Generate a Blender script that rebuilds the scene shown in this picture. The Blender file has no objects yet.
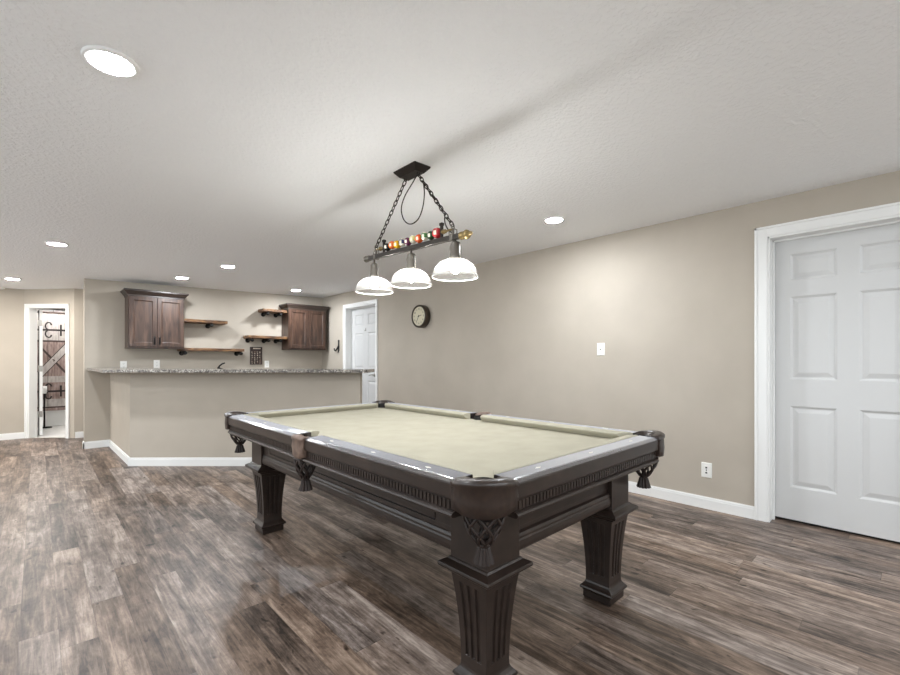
import bpy, bmesh, math, random
from mathutils import Vector, Matrix
random.seed(7)
PI = math.pi
scn = bpy.context.scene
COL = scn.collection

# ------------------------------------------------------------------ materials
def lin(c):
    return tuple(((v/255)/12.92 if v/255 <= .04045 else ((v/255+.055)/1.055)**2.4) for v in c) + (1,)

def new_mat(name):
    m = bpy.data.materials.new(name); m.use_nodes = True
    nt = m.node_tree
    return m, nt, nt.nodes['Principled BSDF']

def N(nt, typ, **kw):
    n = nt.nodes.new(typ)
    for k, v in kw.items():
        setattr(n, k, v)
    return n

def plain(name, rgb, rough=.5, metal=0.0, coat=0.0, spec=.5):
    m, nt, b = new_mat(name)
    b.inputs['Base Color'].default_value = lin(rgb)
    b.inputs['Roughness'].default_value = rough
    b.inputs['Metallic'].default_value = metal
    b.inputs['Coat Weight'].default_value = coat
    b.inputs['Coat Roughness'].default_value = .15
    b.inputs['Specular IOR Level'].default_value = spec
    return m

def ramp(nt, stops):
    r = N(nt, 'ShaderNodeValToRGB')
    e = r.color_ramp.elements
    while len(e) < len(stops): e.new(.5)
    for el, (p, c) in zip(e, stops):
        el.position = p; el.color = lin(c)
    return r

def add_bump(nt, b, height, strength, dist):
    bp = N(nt, 'ShaderNodeBump'); bp.inputs['Strength'].default_value = strength
    bp.inputs['Distance'].default_value = dist
    nt.links.new(height, bp.inputs['Height']); nt.links.new(bp.outputs['Normal'], b.inputs['Normal'])

def noisy(name, stops, scale, stretch=(1, 1, 1), rough=.5, detail=4, bump=0, bdist=.001, coat=0, spec=.5, distort=0.0):
    m, nt, b = new_mat(name)
    tc = N(nt, 'ShaderNodeTexCoord'); mp = N(nt, 'ShaderNodeMapping')
    mp.inputs['Scale'].default_value = stretch
    nz = N(nt, 'ShaderNodeTexNoise'); nz.inputs['Scale'].default_value = scale
    nz.inputs['Detail'].default_value = detail; nz.inputs['Distortion'].default_value = distort
    r = ramp(nt, stops)
    nt.links.new(tc.outputs['Object'], mp.inputs['Vector']); nt.links.new(mp.outputs['Vector'], nz.inputs['Vector'])
    nt.links.new(nz.outputs['Fac'], r.inputs['Fac']); nt.links.new(r.outputs['Color'], b.inputs['Base Color'])
    b.inputs['Roughness'].default_value = rough
    b.inputs['Coat Weight'].default_value = coat; b.inputs['Coat Roughness'].default_value = .2
    b.inputs['Specular IOR Level'].default_value = spec
    if bump: add_bump(nt, b, nz.outputs['Fac'], bump, bdist)
    return m

def emit(name, rgb, strength):
    m, nt, b = new_mat(name)
    b.inputs['Base Color'].default_value = (.8, .8, .8, 1)
    b.inputs['Emission Color'].default_value = lin(rgb)
    b.inputs['Emission Strength'].default_value = strength
    return m

def floor_material():
    m, nt, b = new_mat('weathered_vinyl_plank')
    L = nt.links.new
    def math_(op, a, c=None):
        n = N(nt, 'ShaderNodeMath', operation=op)
        for i, v in enumerate((a, c)):
            if v is None: continue
            if isinstance(v, (int, float)): n.inputs[i].default_value = v
            else: L(v, n.inputs[i])
        return n.outputs[0]
    tc = N(nt, 'ShaderNodeTexCoord'); sp = N(nt, 'ShaderNodeSeparateXYZ')
    L(tc.outputs['Object'], sp.inputs[0])
    X, Y = sp.outputs['X'], sp.outputs['Y']
    xs = math_('DIVIDE', X, .122); row = math_('FLOOR', xs)
    w1 = N(nt, 'ShaderNodeTexWhiteNoise', noise_dimensions='1D'); L(row, w1.inputs['W'])
    ys = math_('ADD', math_('DIVIDE', Y, 1.22), math_('MULTIPLY', w1.outputs['Value'], 5.0)); col = math_('FLOOR', ys)
    cb = N(nt, 'ShaderNodeCombineXYZ'); L(row, cb.inputs[0]); L(col, cb.inputs[1])
    w2 = N(nt, 'ShaderNodeTexWhiteNoise', noise_dimensions='2D'); L(cb.outputs[0], w2.inputs['Vector'])
    pid = w2.outputs['Value']
    def noise(sx, sy, detail, off, rough=.6, dist=0.0):
        c = N(nt, 'ShaderNodeCombineXYZ')
        L(math_('MULTIPLY', X, sx), c.inputs[0]); L(math_('MULTIPLY', Y, sy), c.inputs[1]); L(math_('MULTIPLY', pid, off), c.inputs[2])
        n = N(nt, 'ShaderNodeTexNoise'); n.inputs['Scale'].default_value = 1; n.inputs['Detail'].default_value = detail
        n.inputs['Roughness'].default_value = rough; n.inputs['Distortion'].default_value = dist
        L(c.outputs[0], n.inputs['Vector']); return n.outputs['Fac']
    grain = noise(38, 2.6, 7, 40, .7, .8)
    blot = noise(7, 1.5, 4, 25, .6, .6)
    fine = noise(120, 7, 3, 60)
    scuff = noise(14, 7.0, 6, 13, .75, .5)
    v = math_('ADD', math_('MULTIPLY', grain, .50), math_('MULTIPLY', blot, .46))
    v = math_('ADD', v, math_('MULTIPLY', fine, .14))
    v = math_('ADD', v, math_('MULTIPLY', scuff, .34))
    v = math_('ADD', v, math_('MULTIPLY', math_('SUBTRACT', pid, .5), .11))
    v = math_('SUBTRACT', v, .04)
    knot = noise(26, 11, 2, 77, .5, .2)
    kn = math_('MAXIMUM', math_('SUBTRACT', knot, .67), 0.0)
    v = math_('SUBTRACT', v, math_('MULTIPLY', kn, 1.6))
    r = ramp(nt, [(.52, (44, 37, 32)), (.60, (79, 68, 60)), (.67, (108, 95, 86)), (.74, (135, 121, 111)), (.84, (176, 162, 150))])
    L(v, r.inputs['Fac'])
    # warm / grey tint per plank
    tint = ramp(nt, [(0, (238, 226, 214)), (.5, (255, 250, 246)), (1, (247, 250, 255))])
    w3 = N(nt, 'ShaderNodeTexWhiteNoise', noise_dimensions='3D'); L(cb.outputs[0], w3.inputs['Vector']); L(w3.outputs['Value'], tint.inputs['Fac'])
    mx = N(nt, 'ShaderNodeMix', data_type='RGBA', blend_type='MULTIPLY'); mx.inputs['Factor'].default_value = 1
    L(r.outputs['Color'], mx.inputs['A']); L(tint.outputs['Color'], mx.inputs['B'])
    fx = math_('FRACT', xs); fy = math_('FRACT', ys)
    seam = math_('MAXIMUM', math_('LESS_THAN', fx, .016), math_('LESS_THAN', fy, .0024))
    mx2 = N(nt, 'ShaderNodeMix', data_type='RGBA'); L(math_('MULTIPLY', seam, .4), mx2.inputs['Factor'])
    L(mx.outputs['Result'], mx2.inputs['A']); mx2.inputs['B'].default_value = lin((52, 44, 39))
    L(mx2.outputs['Result'], b.inputs['Base Color'])
    b.inputs['Roughness'].default_value = .40
    b.inputs['Specular IOR Level'].default_value = .38
    add_bump(nt, b, math_('SUBTRACT', v, math_('MULTIPLY', seam, .5)), .22, .002)
    return m

def ceiling_material():
    m, nt, b = new_mat('knockdown_ceiling_paint')
    tc = N(nt, 'ShaderNodeTexCoord')
    n1 = N(nt, 'ShaderNodeTexNoise'); n1.inputs['Scale'].default_value = 50; n1.inputs['Detail'].default_value = 3
    r = ramp(nt, [(.45, (0, 0, 0)), (.62, (255, 255, 255))])
    nt.links.new(tc.outputs['Object'], n1.inputs['Vector']); nt.links.new(n1.outputs['Fac'], r.inputs['Fac'])
    b.inputs['Base Color'].default_value = lin((247, 248, 249)); b.inputs['Roughness'].default_value = .9
    b.inputs['Specular IOR Level'].default_value = .15
    add_bump(nt, b, r.outputs['Color'], .43, .005)
    return m

def granite_material():
    m, nt, b = new_mat('speckled_granite')
    tc = N(nt, 'ShaderNodeTexCoord')
    vo = N(nt, 'ShaderNodeTexVoronoi'); vo.inputs['Scale'].default_value = 110
    nz = N(nt, 'ShaderNodeTexNoise'); nz.inputs['Scale'].default_value = 40; nz.inputs['Detail'].default_value = 5
    nt.links.new(tc.outputs['Object'], vo.inputs['Vector']); nt.links.new(tc.outputs['Object'], nz.inputs['Vector'])
    bw = N(nt, 'ShaderNodeRGBToBW'); nt.links.new(vo.outputs['Color'], bw.inputs[0])
    ad = N(nt, 'ShaderNodeMath', operation='ADD'); nt.links.new(bw.outputs[0], ad.inputs[0]); nt.links.new(nz.outputs['Fac'], ad.inputs[1])
    hv = N(nt, 'ShaderNodeMath', operation='MULTIPLY'); hv.inputs[1].default_value = .5; nt.links.new(ad.outputs[0], hv.inputs[0])
    r = ramp(nt, [(.30, (38, 34, 32)), (.42, (84, 76, 70)), (.52, (126, 118, 109)), (.62, (164, 157, 147)), (.72, (204, 199, 190))])
    nt.links.new(hv.outputs[0], r.inputs['Fac']); nt.links.new(r.outputs['Color'], b.inputs['Base Color'])
    b.inputs['Roughness'].default_value = .18
    return m

def shade_material():
    m = bpy.data.materials.new('glare_frosted_lamp_glass'); m.use_nodes = True
    nt = m.node_tree; nt.nodes.clear()
    out = N(nt, 'ShaderNodeOutputMaterial')
    tl = N(nt, 'ShaderNodeBsdfTranslucent'); tl.inputs['Color'].default_value = (.93, .91, .87, 1)
    df = N(nt, 'ShaderNodeBsdfDiffuse'); df.inputs['Color'].default_value = (.85, .84, .80, 1)
    tr = N(nt, 'ShaderNodeBsdfTransparent'); tr.inputs['Color'].default_value = (.97, .96, .94, 1)
    gl = N(nt, 'ShaderNodeBsdfGlossy'); gl.inputs['Roughness'].default_value = .15
    a = N(nt, 'ShaderNodeMixShader'); a.inputs[0].default_value = .35
    nt.links.new(tl.outputs[0], a.inputs[1]); nt.links.new(df.outputs[0], a.inputs[2])
    tc = N(nt, 'ShaderNodeTexCoord'); sp = N(nt, 'ShaderNodeSeparateXYZ'); mr = N(nt, 'ShaderNodeMapRange')
    nt.links.new(tc.outputs['Generated'], sp.inputs[0]); nt.links.new(sp.outputs['Z'], mr.inputs['Value'])
    mr.inputs['From Min'].default_value = .25; mr.inputs['From Max'].default_value = .75
    mr.inputs['To Min'].default_value = .965; mr.inputs['To Max'].default_value = .80      # clear lower band, crown frosted to imitate bulb glare
    c = N(nt, 'ShaderNodeMixShader'); nt.links.new(mr.outputs[0], c.inputs[0])
    nt.links.new(a.outputs[0], c.inputs[1]); nt.links.new(tr.outputs[0], c.inputs[2])
    d = N(nt, 'ShaderNodeMixShader'); d.inputs[0].default_value = .05
    nt.links.new(c.outputs[0], d.inputs[1]); nt.links.new(gl.outputs[0], d.inputs[2])
    nt.links.new(d.outputs[0], out.inputs['Surface'])
    return m

WALL = noisy('greige_wall_paint', [(.3, (180, 171, 158)), (.7, (186, 177, 164))], 3, rough=.75, bump=.04, spec=.25)
CEIL = ceiling_material()
FLOOR = floor_material()
WHITE = plain('white_semigloss_paint', (236, 236, 234), .38, spec=.4)
DOORP = plain('satin_door_paint', (208, 208, 207), .4, spec=.4)
WHITE_TILE = noisy('white_bath_tile', [(.4, (222, 220, 216)), (.6, (232, 231, 228))], 6, rough=.3)
PLATE = plain('white_plastic', (238, 237, 232), .35)
SLOT = plain('dark_slot', (45, 42, 40), .6)
ESP = noisy('espresso_wood', [(.3, (32, 24, 20)), (.6, (43, 33, 28)), (.8, (56, 44, 38))], 16, (1, 1, 1), rough=.36, detail=5, coat=.08, spec=.45)
LACQ = noisy('lacquered_espresso_rail', [(.3, (34, 25, 21)), (.6, (45, 34, 29)), (.8, (58, 45, 39))], 16, (1, 1, 1), rough=.2, detail=5, coat=1.0, spec=.6)
for k_, v_ in (('Sheen Weight', .75), ('Sheen Roughness', .35)): LACQ.node_tree.nodes['Principled BSDF'].inputs[k_].default_value = v_
LACQ.node_tree.nodes['Principled BSDF'].inputs['Sheen Tint'].default_value = (.86, .9, 1, 1)
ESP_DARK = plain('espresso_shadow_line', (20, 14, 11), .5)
LEATHER = noisy('dark_brown_leather', [(.3, (34, 24, 20)), (.7, (50, 37, 30))], 60, rough=.38, bump=.15, bdist=.001, coat=.2)
LEATHER_WORN = noisy('worn_brown_leather', [(.3, (88, 70, 60)), (.7, (126, 106, 94))], 30, rough=.45, bump=.15)
NETM = plain('dark_leather_net', (38, 26, 21), .55)
LINER = plain('black_pocket_liner', (16, 13, 12), .6)
CLOTH = noisy('khaki_felt', [(.3, (165, 160, 143)), (.7, (173, 168, 151))], 9, rough=.95, bump=.05, spec=.1)
SIGHT = plain('pearl_inlay', (225, 222, 212), .25)
CAB = noisy('walnut_stained_wood', [(.28, (44, 31, 24)), (.5, (68, 48, 38)), (.72, (94, 71, 57))], 5, (5, 5, .7), rough=.34, detail=6, distort=.6, coat=.1)
CROWN = noisy('dark_stained_crown', [(.3, (40, 31, 27)), (.7, (62, 50, 43))], 5, (.7, 5, 5), rough=.34, detail=6, coat=.1)
SHELF = noisy('rustic_shelf_wood', [(.3, (58, 40, 28)), (.48, (98, 68, 44)), (.62, (138, 102, 66)), (.75, (182, 150, 110))], 6, (.8, 5, 5), rough=.5, detail=6, distort=.8)
IRON = plain('black_iron_pipe', (24, 22, 21), .45, .5)
GRANITE = granite_material()
BRONZE = plain('oil_rubbed_bronze', (46, 40, 36), .42, .6)
GUN = plain('aged_pewter_metal', (124, 119, 112), .34, .8)
BRASS = plain('aged_brass', (150, 130, 88), .35, .8)
NICKEL = plain('satin_nickel', (170, 166, 160), .3, .9)
SHADE = shade_material()
RIMW = plain('white_glass_rim', (240, 238, 232), .2)
BULB = emit('glowing_bulb', (251, 252, 253), 240)
LENS = emit('glowing_led_lens', (243, 249, 255), 435)
LENS_WARM = emit('glowing_warm_led_lens', (255, 251, 246), 560)
PORC = plain('white_tub_enamel', (240, 240, 238), .15)
CREAM = plain('cream_clock_dial', (214, 206, 180), .6)
CLOCKF = plain('dark_bronze_clock_case', (62, 52, 42), .4, .2)
BLACK = plain('black_paint', (20, 19, 18), .45)

# ------------------------------------------------------------------ mesh builder
class MB:
    def __init__(s): s.bm = bmesh.new()
    def face(s, pts, mi=0, smooth=False):
        vs = [s.bm.verts.new(p) for p in pts]
        f = s.bm.faces.new(vs); f.material_index = mi; f.smooth = smooth; return f
    def box(s, x0, x1, y0, y1, z0, z1, mi=0, bev=0, seg=2):
        r = bmesh.ops.create_cube(s.bm, size=1)
        for v in r['verts']:
            v.co = Vector(((x0+x1)/2 + v.co.x*(x1-x0), (y0+y1)/2 + v.co.y*(y1-y0), (z0+z1)/2 + v.co.z*(z1-z0)))
        fs = {f for v in r['verts'] for f in v.link_faces}
        for f in fs: f.material_index = mi
        if bev:
            es = list({e for v in r['verts'] for e in v.link_edges})
            o = bmesh.ops.bevel(s.bm, geom=es, offset=bev, segments=seg, affect='EDGES', profile=.5)
            for f in o['faces']: f.material_index = mi
        return s
    def mbox(s, mp, u0, u1, v0, v1, d0, d1, mi=0):
        c = [mp(u, v, d) for d in (d0, d1) for v in (v0, v1) for u in (u0, u1)]
        vs = [s.bm.verts.new(p) for p in c]
        for q in ((0, 1, 3, 2), (4, 6, 7, 5), (0, 4, 5, 1), (2, 3, 7, 6), (0, 2, 6, 4), (1, 5, 7, 3)):
            s.bm.faces.new([vs[i] for i in q]).material_index = mi
        return s
    def loft(s, rings, mi=0, smooth=False, closed=True, caps=True, mis=None):
        R = [[s.bm.verts.new(p) for p in r] for r in rings]
        n = len(R[0])
        for a, b in zip(R, R[1:]):
            for i in range(n if closed else n-1):
                j = (i+1) % n
                f = s.bm.faces.new((a[i], a[j], b[j], b[i])); f.material_index = mis[i] if mis else mi; f.smooth = smooth
        if caps and closed:
            for r in (R[0], R[-1]):
                f = s.bm.faces.new(r); f.material_index = mi
        return s
    def prism(s, poly, z0, z1, mi=0):
        """poly: xy list; z0/z1 numbers or functions of (x, y)"""
        g0 = z0 if callable(z0) else (lambda x, y: z0); g1 = z1 if callable(z1) else (lambda x, y: z1)
        return s.loft([[(x, y, g0(x, y)) for x, y in poly], [(x, y, g1(x, y)) for x, y in poly]], mi)
    def lathe(s, prof, c=(0, 0, 0), n=24, mi=0, smooth=True, axis='z', caps=False, wob=None):
        rings = []
        for r, h in prof:
            ring = []
            for i in range(n):
                a = 2*PI*i/n; rr = r*(wob(i) if wob else 1)
                x, y = rr*math.cos(a), rr*math.sin(a)
                p = {'z': (x, y, h), 'x': (h, x, y), 'y': (x, h, y)}[axis]
                ring.append((c[0]+p[0], c[1]+p[1], c[2]+p[2]))
            rings.append(ring)
        return s.loft(rings, mi, smooth, True, caps)
    def tube(s, pts, r, n=8, closed=False, mi=0, taper=None):
        pts = [Vector(p) for p in pts]; m = len(pts); rings = []
        prev = None
        for i, p in enumerate(pts):
            if closed: t = pts[(i+1) % m]-pts[i-1]
            else: t = pts[min(i+1, m-1)]-pts[max(i-1, 0)]
            t.normalize()
            if prev is None:
                a = Vector((0, 0, 1)) if abs(t.z) < .9 else Vector((1, 0, 0))
                u = t.cross(a).normalized()
            else:
                u = (prev - t*prev.dot(t)).normalized()
            prev = u; w = t.cross(u)
            rr = r*(taper(i/(m-1)) if taper else 1)
            rings.append([p+u*rr*math.cos(2*PI*k/n)+w*rr*math.sin(2*PI*k/n) for k in range(n)])
        if closed: rings.append(rings[0])
        if closed:
            R = [[s.bm.verts.new(p) for p in rg] for rg in rings[:-1]]
            for i in range(m):
                a, b = R[i], R[(i+1) % m]
                for k in range(n):
                    f = s.bm.faces.new((a[k], a[(k+1) % n], b[(k+1) % n], b[k])); f.smooth = True; f.material_index = mi
            return s
        return s.loft(rings, mi, True)
    def ball(s, c, r, mi=0, sc=(1, 1, 1), n=16, fn=None):
        o = bmesh.ops.create_uvsphere(s.bm, u_segments=n, v_segments=max(8, n//2+2), radius=1)
        fs = {f for v in o['verts'] for f in v.link_faces}
        for f in fs:
            f.smooth = True
            f.material_index = fn(f.calc_center_median().normalized()) if fn else mi
        for v in o['verts']:
            v.co = Vector((c[0]+v.co.x*r*sc[0], c[1]+v.co.y*r*sc[1], c[2]+v.co.z*r*sc[2]))
        return s
    def build(s, name, mats, parent=None, loc=None, bevel=0, bseg=2):
        """verts are in world space; the object's origin goes to loc (default: the parent's origin, or the base of the mesh)"""
        bmesh.ops.recalc_face_normals(s.bm, faces=s.bm.faces)
        po = origin(parent) if parent else Vector((0, 0, 0))
        if loc is None:
            if parent: loc = po
            else:
                xs = [v.co for v in s.bm.verts]
                loc = Vector((sum((min(c[i] for c in xs), max(c[i] for c in xs)))/2 if i < 2 else min(c[2] for c in xs) for i in range(3)))
        loc = Vector(loc)
        bmesh.ops.translate(s.bm, verts=s.bm.verts, vec=-loc)
        me = bpy.data.meshes.new(name); s.bm.to_mesh(me); s.bm.free()
        for m in (mats if isinstance(mats, (list, tuple)) else [mats]): me.materials.append(m)
        o = bpy.data.objects.new(name, me); COL.objects.link(o)
        if parent: o.parent = parent
        o.location = loc - po
        if bevel:
            md = o.modifiers.new('edge_round', 'BEVEL'); md.width = bevel; md.segments = bseg; md.limit_method = 'ANGLE'; md.angle_limit = math.radians(40)
        return o

def origin(o):
    v = Vector(o.location)
    while o.parent: o = o.parent; v += Vector(o.location)
    return v

def tag(o, label, cat=None, group=None, kind=None):
    o['label'] = label
    if cat: o['category'] = cat
    if group: o['group'] = group
    if kind: o['kind'] = kind
    return o

def empty(name, loc, label, cat, group=None):
    o = bpy.data.objects.new(name, None); COL.objects.link(o); o.location = loc
    o.empty_display_size = .1
    return tag(o, label, cat, group)

def struct(name, mb, mats, label=None, bevel=0):
    o = mb.build(name, mats, bevel=bevel); o['kind'] = 'structure'
    if label: o['label'] = label
    return o

def copy_tree(o, parent=None):
    c = o.copy(); COL.objects.link(c)
    if parent: c.parent = parent
    for ch in list(o.children): copy_tree(ch, c)
    return c

# ------------------------------------------------------------------ setting
XR = 3.82                      # right-hand wall plane
def zc(x, y=0): return 2.32 - .023*(XR - x)          # the basement ceiling sags a little away from that wall
def zt(x, y=0): return zc(x) + .02
DIAG0, DIAG1 = (-.147, 9.135), (.398, 8.62)          # short diagonal wall with the bathroom door
CX, CY = .727, -.687                                 # along it
NX, NY = .687, .727                                  # through it

mb = MB(); mb.prism([(-2.75, -2.75), (4.1, -2.75), (4.1, 7.6), (1.7, 7.6), (1.7, 8.74), (.46, 8.74), (.43, 8.66), (-.1, 9.16), (-.16, 9.26), (-2.75, 9.26)], -.08, 0)
struct('floor', mb, FLOOR, 'grey brown weathered wood plank floor')
mb = MB(); mb.prism([(-1.3, 9.26), (-.16, 9.26), (-.1, 9.16), (.43, 8.66), (.46, 8.74), (1.2, 8.74), (1.2, 11.3), (-1.3, 11.3)], -.08, .002)
struct('floor_bathroom', mb, WHITE_TILE, 'white tiled floor beyond the bathroom doorway')
mb = MB(); mb.prism([(-2.75, -2.75), (4.1, -2.75), (4.1, 11.3), (-2.75, 11.3)], lambda x, y: zc(x), lambda x, y: zc(x)+.12)
struct('ceiling', mb, CEIL, 'white knockdown textured ceiling')

def quad_wall(mb, p, q, t, z0=-.02, z1=None):
    """wall strip from p to q (xy), thickened by vector t"""
    mb.prism([p, q, (q[0]+t[0], q[1]+t[1]), (p[0]+t[0], p[1]+t[1])], z0, z1 if z1 is not None else zt)

D1 = (-.13, .715, 2.075)       # door opening by the near end: y0, y1, top
D2 = (5.717, 6.645, 2.082)     # door opening behind the bar
mb = MB()
WT = .15
quad_wall(mb, (XR, -2.6), (XR, D1[0]), (WT, 0)); quad_wall(mb, (XR, D1[1]), (XR, D2[0]), (WT, 0)); quad_wall(mb, (XR, D2[1]), (XR, 7.6), (WT, 0))
quad_wall(mb, (XR, D1[0]), (XR, D1[1]), (WT, 0), D1[2]); quad_wall(mb, (XR, D2[0]), (XR, D2[1]), (WT, 0), D2[2])
struct('wall_right', mb, WALL, 'long greige wall holding the clock and two white doors')
mb = MB(); mb.box(XR+WT+.004, 4.09, -.4, 1.0, -.02, 2.3); struct('light_block', mb, SLOT)  # unseen dark backing added to keep outside light out of the door gap
mb = MB(); mb.box(XR+WT+.004, 4.09, 5.4, 6.95, -.02, 2.3); struct('light_block_far', mb, SLOT)  # same added light-blocking backing behind the far door
mb = MB(); quad_wall(mb, (.446, 7.48), (XR, 7.48), (0, .12)); struct('wall_back', mb, WALL, 'greige wall behind the bar with the cabinets and shelves')
mb = MB(); quad_wall(mb, (-2.6, 9.135), DIAG0, (0, .12)); struct('wall_hall', mb, WALL, 'greige wall at the end of the hall')
# diagonal wall with opening
def dg(u, d=0): return (DIAG0[0]+CX*u+NX*d, DIAG0[1]+CY*u+NY*d)
LEN = math.dist(DIAG0, DIAG1)
U0, U1, DT = .065, .637, 1.966
mb = MB()
for a, b, z0 in ((0, U0, -.02), (U1, LEN, -.02), (U0, U1, DT)):
    quad_wall(mb, dg(a), dg(b), (NX*.12, NY*.12), z0)
struct('wall_diagonal', mb, WALL, 'short greige diagonal wall around the bathroom doorway')
mb = MB(); quad_wall(mb, DIAG1, (1.7, 8.62), (0, .12)); struct('wall_nook', mb, WALL, 'shaded greige wall beyond the end of the bar wall')
mb = MB(); quad_wall(mb, (1.6, 7.6), (1.6, 8.62), (.1, 0)); struct('wall_nook_end', mb, WALL)
# walls behind the camera; wide windows added to fill the room with light
mb = MB()
quad_wall(mb, (-2.6, -2.6), (-2.6, -1.9), (-.12, 0)); quad_wall(mb, (-2.6, 8.7), (-2.6, 9.25), (-.12, 0)); quad_wall(mb, (-2.6, -1.9), (-2.6, 8.7), (-.12, 0), 2.06); quad_wall(mb, (-2.6, -1.9), (-2.6, 8.7), (-.12, 0), -.02, .8)
struct('wall_left', mb, WALL)
mb = MB()
quad_wall(mb, (-2.7, -2.6), (-2.1, -2.6), (0, -.12)); quad_wall(mb, (3.3, -2.6), (XR+.1, -2.6), (0, -.12)); quad_wall(mb, (-2.1, -2.6), (3.3, -2.6), (0, -.12), 2.06); quad_wall(mb, (-2.1, -2.6), (3.3, -2.6), (0, -.12), -.02, .8)
struct('wall_rear', mb, WALL)
mb = MB()
for y in (-1.9, .2, 2.3, 4.4, 6.5, 8.64): mb.box(-2.70, -2.62, y, y+.06, .8, 2.06)
mb.box(-2.70, -2.62, -1.9, 8.7, 2.0, 2.06); mb.box(-2.70, -2.62, -1.9, 8.7, .8, .85); struct('fill_window_1', mb, WHITE, 'white frame of the unseen window added as fill light beside the viewer')
mb = MB()
for x in (-2.1, -.33, 1.44, 3.24): mb.box(x, x+.06, -2.70, -2.62, .8, 2.06)
mb.box(-2.1, 3.3, -2.70, -2.62, 2.0, 2.06); mb.box(-2.1, 3.3, -2.70, -2.62, .8, .85); struct('fill_window_2', mb, WHITE, 'white frame of the unseen window added as fill light behind the viewer')
mb = MB(); quad_wall(mb, (-1.2, 11.15), (1.1, 11.15), (0, .1)); quad_wall(mb, (-1.1, 9.26), (-1.1, 11.15), (-.1, 0)); quad_wall(mb, (1.0, 8.74), (1.0, 11.15), (.1, 0))
struct('wall_bathroom', mb, WHITE)

# bar half wall: side leg, then the angled front
BA, BB, BC = (.714, 7.48), (.743, 5.944), (2.593, 4.195)
fx, fy = (BC[0]-BB[0]), (BC[1]-BB[1]); fl = math.hypot(fx, fy); fx /= fl; fy /= fl     # along the front
gx, gy = -fy, fx                                                                        # into the bar
W2 = .12
inner = (BB[0]+W2, BB[1] + (gy*W2 - (W2 - gx*W2)*fy/fx))
poly = [BA, BB, BC, (BC[0]+gx*W2, BC[1]+gy*W2), inner, (BA[0]+W2, BA[1])]
mb = MB(); mb.prism(poly, -.02, 1.031)
struct('wall_bar', mb, WALL, 'greige half wall carrying the granite bar top')

def base_strip(mb, p, q, n, h=.092, t=.014):
    """baseboard in front of the wall line p-q; n = unit vector out of the wall"""
    for z0, z1, tt in ((0, h-.018, t), (h-.018, h-.006, t*.75), (h-.006, h, t*.45)):
        mb.prism([p, q, (q[0]+n[0]*tt, q[1]+n[1]*tt), (p[0]+n[0]*tt, p[1]+n[1]*tt)], z0, z1)
mb = MB(); base_strip(mb, (XR, .79), (XR, 5.66), (-1, 0)); base_strip(mb, (XR, 6.70), (XR, 7.48), (-1, 0)); base_strip(mb, (XR, -2.6), (XR, -.205), (-1, 0))
struct('baseboard_right', mb, WHITE, 'white baseboard along the long wall')
mb = MB()
base_strip(mb, (BA[0], BA[1]), (BB[0], BB[1]-.008), (-1, 0)); base_strip(mb, (BB[0]-.012, BB[1]-.004), BC, (-gx, -gy))
base_strip(mb, BC, (BC[0]+gx*W2, BC[1]+gy*W2), (fx, fy))
struct('baseboard_bar', mb, WHITE, 'white baseboard around the foot of the bar half wall')
mb = MB(); base_strip(mb, (.432, 7.48), (BA[0], 7.48), (0, -1)); base_strip(mb, (.446, 7.466), (.446, 7.6), (-1, 0)); struct('baseboard_back', mb, WHITE)
mb = MB(); base_strip(mb, (-2.6, 9.135), (DIAG0[0], DIAG0[1]), (0, -1)); struct('baseboard_hall', mb, WHITE)
mb = MB(); base_strip(mb, (DIAG1[0]+.01, 8.62), (1.6, 8.62), (0, -1)); struct('baseboard_nook', mb, WHITE)

# ---- six-panel doors
def panel(mb, mp, u0, u1, v0, v1, rings, mi=0):
    rr = []
    for ins, d in rings:
        rr.append([mp(u0+ins, v0+ins, d), mp(u1-ins, v0+ins, d), mp(u1-ins, v1-ins, d), mp(u0+ins, v1-ins, d)])
    mb.loft(rr, mi, caps=False)
    mb.face(rr[-1], mi)
def six_panel(mp, u0, u1, v0, v1, th, both=False):
    """door slab; mp(u, v, d): d grows away from the viewer's face"""
    mb = MB(); w = u1-u0
    st, mid = w*.118, w*.135
    c0, c1, c2, c3 = u0+st, u0+(w-mid)/2, u0+(w+mid)/2, u1-st
    H = v1-v0
    rows = [(v0+H*.115, v0+H*.405), (v0+H*.50, v0+H*.795), (v0+H*.852, v0+H*.945)]
    vs = [v0] + [x for r in rows for x in r] + [v1]
    for a, b in ((u0, c0), (c1, c2), (c3, u1)): mb.mbox(mp, a, b, v0, v1, 0, th)
    for i in range(0, 8, 2):
        for a, b in ((c0, c1), (c2, c3)): mb.mbox(mp, a, b, vs[i], vs[i+1], 0, th)
    for a, b in ((c0, c1), (c2, c3)):
        for r in rows:
            panel(mb, mp, a, b, r[0], r[1], [(0, 0), (.006, .004), (.014, .011), (.020, .011), (.046, .003), (.05, .0025)])
            mb.mbox(mp, a, b, r[0], r[1], .012, th)
    return mb
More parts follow.
